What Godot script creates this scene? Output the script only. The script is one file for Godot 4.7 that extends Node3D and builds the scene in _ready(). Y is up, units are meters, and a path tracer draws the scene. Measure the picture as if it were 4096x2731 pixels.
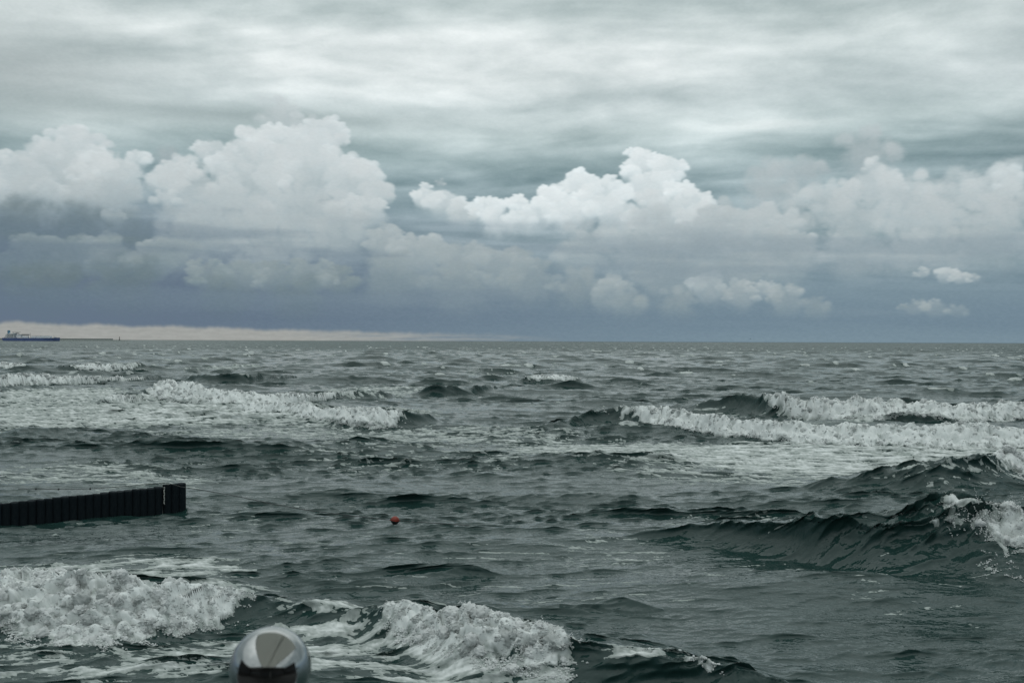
extends Node3D
# A stormy sea under broken cloud, seen from a pier: x to the right, -z out to sea, y = 0 the still water. Metres.

func _ready() -> void:
	# camera
	var cam := Camera3D.new()
	cam.name = "camera"
	cam.near = 0.05
	cam.far = 90000.0
	cam.position = Vector3(0, 7.3, 0)
	cam.rotation = Vector3(0, 0, deg_to_rad(0.21))
	var lens := CameraAttributesPhysical.new()
	lens.frustum_focal_length = 36.9
	lens.frustum_focus_distance = 45.0
	lens.exposure_aperture = 11.0
	lens.frustum_near = 0.05
	lens.frustum_far = 90000.0
	cam.attributes = lens
	cam.fov = 36.03
	add_child(cam)
	# sky
	var env := Environment.new()
	env.background_mode = Environment.BG_SKY
	env.tonemap_mode = Environment.TONE_MAPPER_LINEAR
	env.tonemap_exposure = 1.0
	env.sdfgi_enabled = true
	env.ssao_enabled = true
	env.ssil_enabled = true
	var sky := Sky.new()
	var pano := PanoramaSkyMaterial.new()
	pano.panorama = make_sky()
	sky.sky_material = pano
	env.sky = sky
	var around := WorldEnvironment.new()
	around.name = "environment"
	around.environment = env
	add_child(around)
	# the sun, high behind the overcast: very wide and soft
	var sun := DirectionalLight3D.new()
	sun.name = "sun"
	sun.light_energy = 0.16
	sun.light_angular_distance = 130.0
	sun.light_color = Color(0.985, 1.0, 0.985)
	sun.rotation_degrees = Vector3(-72, -10, 0)
	sun.shadow_enabled = true
	add_child(sun)
	# setting
	build_sea(1.0)
	build_breakwater()
	# things
	build_groyne()
	build_buoy()
	build_ship()
	build_bird()
	build_pier()
	build_breakers()

# ---------------------------------------------------------------- sky
# Air and clouds, computed by direction: azimuth (0 = out to sea, positive to the right) and elevation, in degrees.
const SKY_PROFILE := [[0.0, 126, 142, 155], [1.2, 119, 135, 150], [3.0, 128, 144, 156], [5.0, 143, 158, 166], [7.0, 147, 163, 170], [8.6, 147, 163, 169], [9.8, 158, 173, 177], [11.2, 186, 197, 199], [13.0, 208, 215, 217], [15.5, 206, 213, 214], [18.5, 198, 206, 207], [26.0, 200, 208, 209], [45.0, 222, 228, 229], [90.0, 235, 239, 240]]
var streak_noise := FastNoiseLite.new()
var billow_noise := FastNoiseLite.new()
var soft_noise := FastNoiseLite.new()

func setup_sky_noise() -> void:
	streak_noise.seed = 11; streak_noise.noise_type = FastNoiseLite.TYPE_SIMPLEX_SMOOTH
	streak_noise.frequency = 1.0; streak_noise.fractal_type = FastNoiseLite.FRACTAL_FBM; streak_noise.fractal_octaves = 5; streak_noise.fractal_gain = 0.52
	billow_noise.seed = 5; billow_noise.noise_type = FastNoiseLite.TYPE_SIMPLEX_SMOOTH
	billow_noise.frequency = 0.62; billow_noise.fractal_type = FastNoiseLite.FRACTAL_RIDGED; billow_noise.fractal_octaves = 5; billow_noise.fractal_gain = 0.55
	soft_noise.seed = 23; soft_noise.noise_type = FastNoiseLite.TYPE_SIMPLEX_SMOOTH
	soft_noise.frequency = 0.3; soft_noise.fractal_type = FastNoiseLite.FRACTAL_FBM; soft_noise.fractal_octaves = 4

func lobe(x: float, y: float, cx: float, cy: float, rx: float, ry: float) -> float:
	var a := (x - cx) / rx
	var b := (y - cy) / ry
	return exp(-(a * a + b * b))

func air(az: float, el: float) -> Vector3:
	# streaky stratus seen in perspective on a layer overhead
	var e := deg_to_rad(maxf(el, 0.0))
	var a := deg_to_rad(az)
	var far := cos(e) / (sin(e) + 0.07)
	var sx := sin(a) * far
	var sz := cos(a) * far
	var mottle := streak_noise.get_noise_3d(az * 0.055, el * 0.17 + 0.01 * az, 70.0)
	var bend := soft_noise.get_noise_3d(sx * 1.1, sz * 1.1, 40.0)
	var n1 := streak_noise.get_noise_3d(sx * 0.30 + sz * 0.05, sz * 0.62 + bend * 0.35, 3.0)
	var n2 := streak_noise.get_noise_3d(sx * 1.15 - sz * 0.3 + bend * 0.5, sz * 1.9 + sx * 0.25 + bend * 1.2, 9.0)
	var w := el + 0.55 * n1 + 0.02 * az * smoothstep(4.0, 10.0, el) * (1.0 if az > 0.0 else -0.4) * -1.0
	var c := Vector3.ZERO
	var last: int = SKY_PROFILE.size() - 1
	for i in last:
		var lo: Array = SKY_PROFILE[i]
		var hi: Array = SKY_PROFILE[i + 1]
		if w <= hi[0] or i == last - 1:
			var t := clampf((w - lo[0]) / (hi[0] - lo[0]), 0.0, 1.0)
			c = Vector3(lo[1], lo[2], lo[3]).lerp(Vector3(hi[1], hi[2], hi[3]), t)
			break
	# the thick overcast away from the brighter part of the sky ahead
	var away := smoothstep(20.0, 48.0, absf(az + 2.0))
	c = c.lerp(Vector3(136, 145, 149), away * 0.9 * smoothstep(5.0, 12.0, el) * smoothstep(60.0, 20.0, el))
	var bright := lobe(az, el, -9.0, 14.9, 9.5, 1.6) * 0.85 + lobe(az, el, 1.0, 15.4, 12.0, 1.7) * 0.6 + lobe(az, el, 3.5, 14.0, 7.0, 1.3) * 0.4
	bright = bright * (1.0 + 1.3 * n2 + 0.8 * mottle) + lobe(az, el, -24.0, 16.4, 5.0, 0.9) * 0.5 + lobe(az, el, 13.5, 11.4, 2.6, 0.28) * 0.5
	c = c.lerp(Vector3(229, 232, 233), clampf(bright, 0.0, 0.9))
	var grain := 34.0 * n2 + 20.0 * n1 + 26.0 * mottle + 15.0 * streak_noise.get_noise_3d(az * 0.26 + bend, el * 0.62 + 0.6 * bend, 21.0)
	grain *= smoothstep(1.5, 7.0, el) * (1.0 - 0.5 * smoothstep(25.0, 60.0, el))
	c += Vector3(grain * 1.04, grain * 0.95, grain * 0.93) + Vector3(-5.0, 0.0, -0.5)
	# darker bank low on the left
	var dark := smoothstep(16.0, -30.0, az) * smoothstep(9.5, 2.2, el) * smoothstep(-100.0, -50.0, az)
	c = c.lerp(Vector3(96, 111, 130), dark * 0.95)
	c = c.lerp(Vector3(140, 150, 151), lobe(az, el, -26.0, 13.0, 7.0, 2.6) * 0.45)
	c = c.lerp(Vector3(138, 154, 156), lobe(az, el, -14.0, 11.7, 10.0, 0.5) * 0.55)
	# the clear strip left open over the horizon
	var top := 0.82 - 0.020 * (az + 26.0) + 0.10 * soft_noise.get_noise_2d(az * 1.6, 4.0) + 0.05 * soft_noise.get_noise_2d(az * 9.0, 1.0)
	var open := smoothstep(top + 0.16, top - 0.12, el + 0.16 * mottle) * smoothstep(4.0, -12.0, az + 5.0 * n2) * smoothstep(-75.0, -45.0, az)
	c = c.lerp(Vector3(166, 167, 162) + Vector3.ONE * 10.0 * streak_noise.get_noise_2d(az * 0.8, el * 6.0), open * 0.9)
	return c

# A cloud is a heap of round puffs: [x, y, radius, brightness, how firm its edge is].
func heap(puffs: Array, rng: RandomNumberGenerator, x: float, y: float, r: float, bright: float, firm: float, level: int) -> void:
	puffs.append([x, y, r, bright, firm])
	if level <= 0:
		return
	var n := 7 if level > 1 else 6
	for i in n:
		var ang := rng.randf_range(-0.35, PI + 0.35)
		var d := r * rng.randf_range(0.62, 0.98)
		heap(puffs, rng, x + cos(ang) * d * 1.08, y + sin(ang) * d * 0.86, r * rng.randf_range(0.28, 0.52), bright + rng.randf_range(-5.0, 6.0) + 4.0 * sin(ang), firm, level - 1)

func all_clouds() -> Array:
	var rng := RandomNumberGenerator.new()
	rng.seed = 77
	var out := []
	# groups ordered from far to near, each puff [azimuth, elevation, radius in degrees, brightness, firmness, levels]
	var groups := [
		[[-12.53, 11.82, 1.00, 205, 0.1, 1], [-11.40, 11.31, 0.81, 204, 0.1, 1], [18.66, 9.74, 1.43, 190, 0.15, 1], [15.62, 9.01, 0.95, 188, 0.2, 1], [13.62, 8.08, 1.43, 190, 0.1, 1]],
		[[-25.23, 7.71, 1.48, 204, 0.6, 2], [-23.05, 8.71, 1.57, 208, 0.55, 2], [-21.01, 8.19, 1.52, 209, 0.75, 2], [-24.25, 7.14, 1.90, 188, 0.2, 1], [-21.22, 7.09, 1.67, 186, 0.3, 1], [-18.27, 9.54, 0.71, 178, 0.05, 0]],
		[[-25.03, 5.94, 1.67, 122, 0.03, 0], [-22.45, 5.91, 1.67, 124, 0.03, 0], [-19.97, 5.61, 1.43, 130, 0.03, 0]],
		[[-12.53, 10.03, 1.38, 214, 0.7, 2], [-10.37, 10.67, 1.10, 212, 0.75, 2], [-14.33, 9.40, 1.33, 211, 0.7, 2], [-15.88, 9.78, 0.81, 210, 0.6, 2], [-17.73, 8.47, 0.81, 206, 0.6, 2], [-11.17, 8.84, 2.00, 210, 0.6, 2], [-8.63, 8.21, 1.48, 209, 0.7, 2], [-13.66, 7.85, 2.10, 204, 0.4, 2], [-16.76, 7.51, 1.76, 200, 0.5, 2], [-7.93, 6.84, 1.05, 203, 0.6, 2], [-11.17, 6.78, 2.14, 197, 0.3, 1], [-15.22, 6.21, 2.19, 192, 0.3, 1], [-9.56, 5.77, 1.67, 186, 0.3, 1], [-12.99, 5.13, 2.00, 182, 0.2, 1], [-17.19, 5.36, 1.67, 176, 0.2, 1]],
		[[-4.77, 7.70, 0.71, 220, 0.75, 2], [-3.70, 7.47, 0.81, 218, 0.7, 2], [-3.94, 8.52, 0.29, 190, 0.1, 1], [-2.75, 6.90, 0.71, 208, 0.4, 1]],
		[[7.07, 9.58, 0.81, 229, 0.95, 2], [8.35, 9.09, 0.86, 227, 0.95, 2], [7.42, 8.24, 1.24, 227, 0.8, 2], [3.65, 8.29, 0.81, 229, 0.95, 2], [2.00, 7.60, 0.71, 229, 0.95, 2], [0.33, 7.37, 0.57, 228, 0.9, 2], [-1.33, 7.14, 0.71, 227, 0.9, 2], [5.07, 7.81, 1.10, 228, 0.8, 2], [9.63, 7.39, 1.00, 222, 0.85, 2], [-0.86, 6.55, 0.95, 226, 0.3, 2], [1.40, 6.90, 1.05, 228, 0.4, 2], [2.71, 7.37, 0.95, 229, 0.7, 2], [3.42, 6.89, 1.05, 228, 0.5, 2], [5.78, 6.75, 1.29, 222, 0.5, 2], [0.57, 6.67, 0.81, 228, 0.4, 1], [8.35, 6.60, 1.43, 214, 0.5, 2], [10.43, 6.22, 1.10, 206, 0.6, 2]],
		[[19.08, 7.86, 1.24, 206, 0.4, 2], [20.55, 7.57, 1.29, 205, 0.3, 1], [16.71, 7.29, 1.24, 200, 0.3, 1], [22.61, 7.24, 1.43, 203, 0.12, 1], [24.80, 7.34, 1.67, 206, 0.2, 1], [25.38, 7.89, 0.81, 222, 0.2, 1], [18.01, 6.35, 1.67, 196, 0.2, 1], [21.38, 5.78, 2.00, 196, 0.2, 1], [24.41, 5.44, 2.14, 192, 0.2, 1], [14.96, 6.45, 1.19, 192, 0.2, 1]],
		[[7.19, 5.22, 2.14, 190, 0.3, 1], [10.89, 5.17, 2.00, 186, 0.35, 2], [13.39, 5.58, 1.48, 192, 0.5, 2], [14.51, 4.41, 1.57, 178, 0.5, 2], [3.89, 5.01, 1.43, 184, 0.2, 1], [12.26, 3.99, 1.67, 172, 0.2, 1], [8.59, 3.80, 2.00, 170, 0.15, 1]],
		[[18.01, 4.56, 1.43, 186, 0.15, 1], [20.55, 4.57, 1.19, 188, 0.15, 1], [22.41, 4.47, 0.81, 184, 0.15, 1]],
		[[-7.00, 5.22, 0.95, 176, 0.6, 2], [-5.12, 4.54, 1.43, 174, 0.6, 2], [-2.99, 4.31, 1.38, 168, 0.45, 2], [-0.62, 3.84, 1.38, 166, 0.45, 2], [-6.53, 3.35, 1.52, 156, 0.3, 1], [-2.75, 3.01, 1.57, 158, 0.2, 1], [1.05, 3.13, 1.29, 160, 0.3, 2], [3.65, 2.89, 1.19, 158, 0.3, 1], [-20.70, 6.13, 0.43, 166, 0.5, 1], [-21.01, 6.23, 0.38, 170, 0.5, 1]],
		[[-24.84, 3.70, 1.29, 138, 0.65, 2], [-23.05, 3.86, 1.29, 142, 0.65, 2], [-21.01, 4.03, 1.19, 148, 0.65, 2], [-18.91, 3.97, 1.10, 152, 0.65, 2], [-17.84, 4.56, 0.95, 158, 0.5, 2], [-23.85, 2.87, 1.67, 118, 0.2, 1], [-20.18, 2.94, 1.67, 124, 0.2, 1]],
		[[-16.10, 3.24, 0.86, 146, 0.7, 2], [-14.56, 3.26, 0.95, 150, 0.7, 2], [-12.76, 3.17, 0.86, 148, 0.65, 2], [-10.94, 3.31, 1.00, 154, 0.65, 2], [-9.33, 3.09, 0.86, 142, 0.4, 2], [-15.22, 2.34, 1.19, 126, 0.1, 1], [-11.62, 2.37, 1.29, 130, 0.1, 1]],
		[[5.31, 2.41, 0.95, 168, 0.5, 2], [6.25, 2.17, 0.95, 162, 0.3, 1], [10.66, 2.73, 0.81, 178, 0.7, 2], [9.97, 2.97, 0.43, 190, 0.8, 2], [12.26, 2.48, 0.81, 172, 0.6, 2], [13.39, 2.70, 0.62, 176, 0.5, 2], [14.73, 2.11, 0.81, 166, 0.5, 2], [16.06, 1.87, 0.71, 160, 0.3, 1], [9.05, 2.16, 0.95, 160, 0.2, 1]],
		[[21.38, 3.49, 0.33, 184, 0.4, 2], [22.51, 3.33, 0.48, 190, 0.7, 2], [23.11, 3.19, 0.40, 184, 0.6, 2], [23.71, 3.22, 0.29, 178, 0.4, 1], [20.97, 1.71, 0.52, 162, 0.3, 2], [22.00, 1.63, 0.57, 164, 0.3, 2], [23.01, 1.53, 0.43, 160, 0.2, 1], [18.44, 3.92, 0.33, 160, 0.2, 1]],
	]
	for g in groups:
		var puffs := []
		for p in g:
			heap(puffs, rng, p[0], p[1], p[2] * 1.08, p[3], p[4], p[5])
			if p[2] > 0.67:
				puffs.append([p[0] + rng.randf_range(-0.2, 0.2), p[1] - 0.45 * p[2], p[2] * 1.3, p[3] - 9.0, 0.04])
		puffs.sort_custom(func(a, b): return a[1] + a[2] * 0.3 > b[1] + b[2] * 0.3)
		out.append_array(puffs)
	# the same kind of clouds all the way round
	for k in 26:
		var az := 38.0 + k * 11.0 + rng.randf_range(-4.0, 4.0)
		var puffs := []
		var n := rng.randi_range(4, 8)
		var base := rng.randf_range(3.0, 8.0)
		for i in n:
			var r := rng.randf_range(0.8, 2.0)
			heap(puffs, rng, wrapf(az + rng.randf_range(-5.0, 5.0), -180.0, 180.0), base + rng.randf_range(-0.8, 1.6), r, 148.0 + base * 4.0 + rng.randf_range(-8.0, 14.0), 0.4, 1)
		puffs.sort_custom(func(a, b): return a[1] > b[1])
		out.append_array(puffs)
	return out

func paint_sky(az0: float, az1: float, el0: float, el1: float, w: int, h: int, clouds: Array, least: float) -> Image:
	var col := PackedVector3Array()
	col.resize(w * h)
	var fine := PackedFloat32Array()
	fine.resize(w * h)
	var soft := PackedFloat32Array()
	soft.resize(w * h)
	var sx := (az1 - az0) / w
	var sy := (el1 - el0) / h
	for j in h:
		var el := el1 - (j + 0.5) * sy
		for i in w:
			var az := az0 + (i + 0.5) * sx
			var k := j * w + i
			col[k] = air(az, el)
			if el < 22.0:
				fine[k] = billow_noise.get_noise_2d(az, el * 1.1)
				soft[k] = soft_noise.get_noise_2d(az, el * 1.6)
	for p in clouds:
		var px: float = p[0]
		var py: float = p[1]
		var r: float = p[2]
		var bright: float = p[3]
		var firm: float = p[4]
		if r < least:
			continue
		var i0 := maxi(0, int((px - r * 1.5 - az0) / sx))
		var i1 := mini(w - 1, int((px + r * 1.5 - az0) / sx))
		var j0 := maxi(0, int((el1 - py - r * 1.4) / sy))
		var j1 := mini(h - 1, int((el1 - py + r * 1.4) / sy))
		if i1 < i0 or j1 < j0:
			continue
		var edge := lerpf(0.95, 0.12, sqrt(firm))
		var wob := lerpf(0.30, 0.17, firm)
		var cool := clampf((205.0 - bright) / 75.0, 0.0, 1.0)
		var lit := Vector3(bright - 4.0 - 3.0 * cool, bright + 4.0 + 4.5 * cool, bright + 5.5 + 7.5 * cool)
		var dim := Vector3(bright - 22.0 - 3.0 * cool, bright - 8.0 + 4.0 * cool, bright - 4.0 + 10.0 * cool)
		for j in range(j0, j1 + 1):
			var dy := (el1 - (j + 0.5) * sy - py) / (r * 0.92)
			var haze := smoothstep(1.2, 5.0, el1 - (j + 0.5) * sy) * 0.36 + 0.62
			for i in range(i0, i1 + 1):
				var k := j * w + i
				var dx := (az0 + (i + 0.5) * sx - px) / (r * 1.06)
				var d := sqrt(dx * dx + dy * dy) + wob * (fine[k] - 0.25) + 0.2 * soft[k]
				if d >= 1.0:
					continue
				var a := smoothstep(1.0, 1.0 - edge, d)
				a *= smoothstep(-1.0, 0.15, dy + 0.25 * soft[k]) * (0.56 + 0.38 * firm)
				var l := clampf(0.58 + 0.42 * dy - 0.10 * dx + 0.30 * soft[k] - 0.10 * fine[k], 0.0, 1.0)
				col[k] = col[k].lerp(dim.lerp(lit, l), a * haze)
	# grey shelves of stratus drifting across the feet of the clouds
	for j in h:
		var el := el1 - (j + 0.5) * sy
		if el > 7.5 or el < 1.0:
			continue
		for i in w:
			var az := az0 + (i + 0.5) * sx
			var s := smoothstep(-0.05, 0.42, streak_noise.get_noise_3d(az * 0.035, el * 0.42 + 0.004 * az, 33.0)) * smoothstep(7.5, 4.5, el) * smoothstep(1.0, 2.2, el)
			if s > 0.0:
				col[j * w + i] = col[j * w + i].lerp(Vector3(106, 124, 139).lerp(Vector3(140, 157, 166), clampf((az + 26.0) / 44.0, 0.0, 1.0)), s * 0.62)
	var bytes := PackedByteArray()
	bytes.resize(w * h * 3)
	for k in w * h:
		var c := col[k] + Vector3.ONE * ((k * 7919 ^ k * 104729 >> 3) % 1000 * 0.006 - 3.0)
		bytes[k * 3] = int(clampf(c.x, 0.0, 255.0))
		bytes[k * 3 + 1] = int(clampf(c.y, 0.0, 255.0))
		bytes[k * 3 + 2] = int(clampf(c.z, 0.0, 255.0))
	return Image.create_from_data(w, h, false, Image.FORMAT_RGB8, bytes)

func make_sky() -> Texture2D:
	setup_sky_noise()
	var clouds := all_clouds()
	var side := 4096
	# the whole sky at a lower resolution, azimuth -180 .. 180; then the part out to sea in full
	var whole := paint_sky(-180.0, 180.0, 0.0, 90.0, 720, 300, clouds, 0.3)
	whole.resize(side, side / 2, Image.INTERPOLATE_CUBIC)
	var c0 := int(side * (180.0 - 36.0) / 360.0)
	var c1 := int(side * (180.0 + 36.0) / 360.0)
	var rows := int(side * 21.0 / 180.0)
	var az0 := c0 * 360.0 / side - 180.0
	var az1 := c1 * 360.0 / side - 180.0
	var front := paint_sky(az0, az1, 0.0, rows * 180.0 / side, c1 - c0, rows, clouds, 0.0)
	whole.blit_rect(front, Rect2i(0, 0, c1 - c0, rows), Vector2i(c0, side / 2 - rows))
	var all := Image.create(side, side, false, Image.FORMAT_RGB8)
	all.fill(Color8(70, 84, 86))
	# Godot's panorama starts at -z: turn by half
	all.blit_rect(whole, Rect2i(side / 2, 0, side / 2, side / 2), Vector2i(0, 0))
	all.blit_rect(whole, Rect2i(0, 0, side / 2, side / 2), Vector2i(side / 2, 0))
	return ImageTexture.create_from_image(all)
const WAVES := [ # steepness, lean, crest line: [x, distance out to sea, height, how far it has broken], ease of the unbroken face, how far down the foam reaches
	[1.00, 0.30, [[-138.67, 265.23, 1.20, 1.00], [-129.45, 266.73, 1.40, 1.00], [-125.33, 267.13, 1.20, 1.00], [-123.26, 267.14, 0.90, 0.00], [-117.02, 267.46, 0.30, 0.00]], 1.60, -1.15],
	[1.00, 0.30, [[-105.78, 241.89, 0.40, 0.00], [-101.98, 242.95, 1.00, 0.40], [-98.16, 243.72, 1.30, 1.00], [-93.37, 244.34, 1.30, 1.00], [-90.29, 248.12, 1.10, 0.80], [-87.10, 251.66, 0.50, 0.00]], 1.60, -1.15],
	[1.00, 0.30, [[-81.32, 156.29, 1.50, 1.00], [-78.53, 162.52, 1.60, 1.00], [-76.07, 165.86, 1.60, 1.00], [-71.49, 169.23, 1.30, 1.00], [-68.73, 176.22, 1.10, 1.00], [-66.79, 185.74, 0.90, 0.80], [-64.81, 189.95, 0.80, 0.00], [-60.80, 194.27, 0.40, 0.00]], 1.60, -1.15],
	[1.00, 0.20, [[-62.53, 189.79, 0.40, 0.00], [-51.55, 179.63, 1.10, 0.00], [-45.30, 178.45, 1.20, 0.00], [-41.64, 188.16, 0.90, 0.00], [-36.33, 201.30, 0.40, 0.00]], 1.60, -1.15],
	[1.00, 0.30, [[-46.45, 126.87, 0.50, 0.00], [-45.11, 130.57, 1.30, 0.30], [-43.80, 131.22, 1.90, 1.00], [-40.25, 127.82, 2.05, 1.00], [-35.15, 123.18, 1.50, 1.00], [-30.54, 120.75, 1.30, 1.00], [-26.27, 119.29, 1.20, 1.00], [-24.17, 123.44, 1.05, 1.00], [-22.47, 132.59, 0.80, 0.70], [-18.69, 134.97, 0.90, 0.00], [-14.72, 139.03, 0.40, 0.00]], 1.60, -1.50],
	[1.00, 0.20, [[-48.45, 121.21, 0.30, 0.00], [-46.17, 120.98, 0.80, 0.70], [-44.77, 122.06, 0.95, 1.00], [-44.68, 125.43, 0.80, 0.60], [-43.37, 126.88, 0.30, 0.00]], 1.60, -1.15],
	[1.00, 0.35, [[-30.75, 109.96, 0.30, 0.00], [-26.24, 106.02, 0.80, 0.80], [-21.70, 100.43, 1.00, 1.00], [-17.83, 95.33, 1.10, 1.00], [-14.42, 91.25, 1.25, 1.00], [-11.89, 89.20, 1.35, 1.00], [-10.12, 89.67, 1.30, 1.00], [-9.51, 90.05, 1.20, 0.40], [-8.51, 91.66, 0.90, 0.00], [-6.04, 93.67, 0.35, 0.00]], 1.60, -1.25],
	[1.00, 0.30, [[0.30, 183.65, 0.30, 0.00], [3.23, 186.33, 0.80, 0.60], [4.93, 186.68, 1.00, 1.00], [9.68, 189.10, 1.00, 1.00], [11.21, 191.08, 0.80, 0.50], [13.90, 192.93, 0.30, 0.00]], 1.60, -1.15],
	[1.00, 0.20, [[-14.73, 144.66, 0.30, 0.00], [-10.23, 140.93, 0.90, 0.00], [-5.68, 143.63, 1.00, 0.00], [-1.01, 152.03, 0.40, 0.00]], 1.60, -1.15],
	[0.95, 0.40, [[16.54, 109.82, 0.30, 0.00], [21.13, 110.79, 1.10, 0.00], [23.60, 110.13, 1.70, 0.00], [25.34, 109.14, 1.95, 0.12], [26.21, 107.37, 2.05, 0.50], [27.17, 104.38, 2.05, 0.90], [28.64, 99.95, 2.05, 1.00], [31.08, 97.30, 1.90, 1.00], [35.10, 98.44, 1.80, 1.00], [38.55, 96.97, 1.70, 1.00], [43.54, 99.06, 1.45, 1.00], [49.14, 102.02, 1.40, 1.00], [56.48, 104.01, 1.30, 1.00]], 1.40, -1.15],
	[0.95, 0.45, [[0.87, 87.35, 0.20, 0.00], [5.00, 90.66, 0.70, 0.00], [7.79, 93.11, 1.20, 0.12], [9.46, 93.03, 1.55, 0.30], [11.27, 90.88, 1.65, 0.60], [14.06, 87.31, 1.40, 1.00], [17.54, 81.79, 1.20, 1.00], [21.44, 77.72, 1.15, 1.00], [25.49, 75.67, 1.20, 1.00], [29.82, 74.95, 1.25, 1.00], [36.12, 75.22, 1.30, 1.00], [40.42, 74.77, 1.30, 1.00]], 1.40, -1.50],
	[0.95, 0.30, [[14.01, 52.62, 0.20, 0.00], [16.56, 52.22, 0.70, 0.00], [18.50, 52.04, 1.10, 0.00], [20.41, 51.78, 1.40, 0.00], [22.79, 52.37, 1.35, 0.00], [24.28, 53.31, 1.35, 0.30], [26.12, 54.81, 1.40, 1.00], [30.57, 56.94, 1.40, 1.00]], 1.40, -1.15],
	[0.85, 0.55, [[3.81, 37.76, 0.10, 0.00], [5.43, 38.26, 0.28, 0.00], [6.64, 38.14, 0.50, 0.00], [8.00, 37.50, 0.85, 0.00], [9.23, 36.54, 1.10, 0.00], [10.97, 35.21, 1.30, 0.00], [12.71, 34.38, 1.50, 0.00], [13.80, 34.15, 1.65, 0.12], [14.38, 34.04, 1.80, 0.35], [15.76, 33.77, 1.80, 0.50], [17.54, 33.47, 1.90, 1.00]], 1.25, -1.20],
	[1.00, 0.30, [[-14.54, 27.37, 1.20, 1.00], [-12.96, 27.71, 1.20, 1.00], [-11.39, 27.09, 1.15, 1.00], [-10.42, 26.79, 1.10, 1.00], [-9.55, 26.42, 1.05, 1.00], [-8.84, 26.71, 0.95, 1.00], [-8.19, 27.28, 0.85, 1.00], [-7.68, 28.06, 0.70, 0.90], [-7.19, 28.45, 0.55, 0.50], [-6.61, 28.14, 0.50, 0.00], [-5.57, 27.56, 0.50, 0.00], [-4.38, 27.16, 0.50, 0.00], [-3.37, 26.72, 0.60, 0.00]], 1.15, -1.45],
	[1.00, 0.35, [[-4.38, 27.16, 0.50, 0.00], [-3.37, 26.76, 0.65, 0.15], [-3.05, 26.45, 0.80, 0.90], [-2.29, 25.35, 0.95, 1.00], [-1.22, 24.28, 1.00, 1.00], [-0.24, 23.57, 1.00, 1.00], [0.50, 23.23, 1.00, 0.90], [1.23, 22.97, 0.95, 0.60], [1.54, 22.82, 0.90, 0.00], [2.48, 22.57, 0.80, 0.00], [3.58, 22.32, 0.75, 0.00], [3.79, 22.27, 0.75, 0.40], [4.21, 22.07, 0.70, 0.35], [4.45, 21.92, 0.65, 0.00], [5.34, 21.19, 0.60, 0.00], [6.74, 20.18, 0.50, 0.00]], 1.15, -0.85],
	[1.20, 0.15, [[-5.20, 30.91, 0.05, 0.00], [-3.83, 31.45, 0.22, 0.00], [-2.57, 31.88, 0.28, 0.00], [-1.28, 32.38, 0.25, 0.00], [-0.08, 32.77, 0.05, 0.00]], 1.90, -1.15],
	[1.10, 0.15, [[-39.44, 79.81, 0.30, 0.00], [-35.55, 79.77, 0.80, 0.00], [-31.72, 79.00, 0.60, 0.00], [-26.96, 77.34, 0.50, 0.00], [-24.75, 77.01, 0.10, 0.00]], 1.90, -1.15],
	[1.10, 0.15, [[-3.71, 77.15, 0.10, 0.00], [-1.46, 76.99, 0.50, 0.00], [1.73, 77.73, 0.45, 0.00], [4.05, 78.84, 0.10, 0.00]], 1.90, -1.15],
	[1.10, 0.15, [[-1.97, 49.49, 0.10, 0.00], [1.48, 48.44, 0.30, 0.00], [4.45, 48.30, 0.35, 0.00], [7.49, 48.37, 0.10, 0.00]], 1.90, -1.15],
	[1.10, 0.15, [[-0.31, 28.62, 0.05, 0.00], [1.47, 28.80, 0.20, 0.00], [2.85, 28.39, 0.22, 0.00], [4.42, 27.79, 0.05, 0.00]], 1.90, -1.15],
]
const FOAM_PATCHES := [ # x, distance, half width, half depth, density
	[-42.9, 100.7, 13.8, 17.8, 0.55],
	[-30.1, 104.4, 13.0, 13.9, 0.62],
	[-17.6, 102.0, 10.2, 13.2, 0.50],
	[-51.7, 121.6, 13.1, 18.9, 0.50],
	[-18.5, 84.6, 11.6, 5.7, 0.40],
	[9.3, 69.1, 9.5, 7.7, 0.52],
	[20.1, 66.8, 11.6, 8.8, 0.62],
	[30.5, 68.5, 7.4, 7.0, 0.60],
	[-4.2, 81.3, 10.1, 8.4, 0.45],
	[-4.8, 66.0, 9.0, 7.5, 0.32],
	[-24.1, 57.8, 5.3, 4.2, 0.42],
	[-18.3, 53.5, 3.5, 4.1, 0.38],
	[14.0, 58.9, 8.1, 4.8, 0.42],
	[-10.7, 24.4, 3.3, 1.2, 0.34],
	[-7.2, 23.8, 2.6, 1.4, 0.46],
	[-4.8, 25.6, 2.4, 2.3, 0.50],
	[-3.8, 23.4, 1.9, 0.9, 0.50],
	[-8.7, 22.7, 3.1, 0.8, 0.46],
	[-1.5, 22.7, 1.9, 0.8, 0.50],
	[2.9, 23.0, 1.1, 0.7, 0.55],
	[21.2, 54.2, 3.8, 4.0, 0.36],
	[3.4, 36.3, 2.0, 3.0, 0.27],
	[6.6, 33.6, 3.1, 2.6, 0.18],
	[11.6, 29.2, 2.4, 2.4, 0.20],
	[-12.6, 32.9, 4.5, 1.6, 0.50],
	[-8.7, 30.2, 1.5, 1.1, 0.50],
	[-3.2, 28.1, 3.0, 0.4, 0.50],
	[17.0, 42.2, 3.5, 1.4, 0.20],
	[12.5, 38.8, 4.2, 3.5, 0.28],
	[8.9, 41.0, 3.4, 2.9, 0.24],
	[-2.5, 231.3, 8.6, 24.6, 0.30],
	[-75.5, 277.6, 6.9, 26.5, 0.45],
	[-65.1, 140.7, 14.0, 15.9, 0.55],
	[-20.3, 150.2, 8.1, 18.2, 0.45],
]
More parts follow.
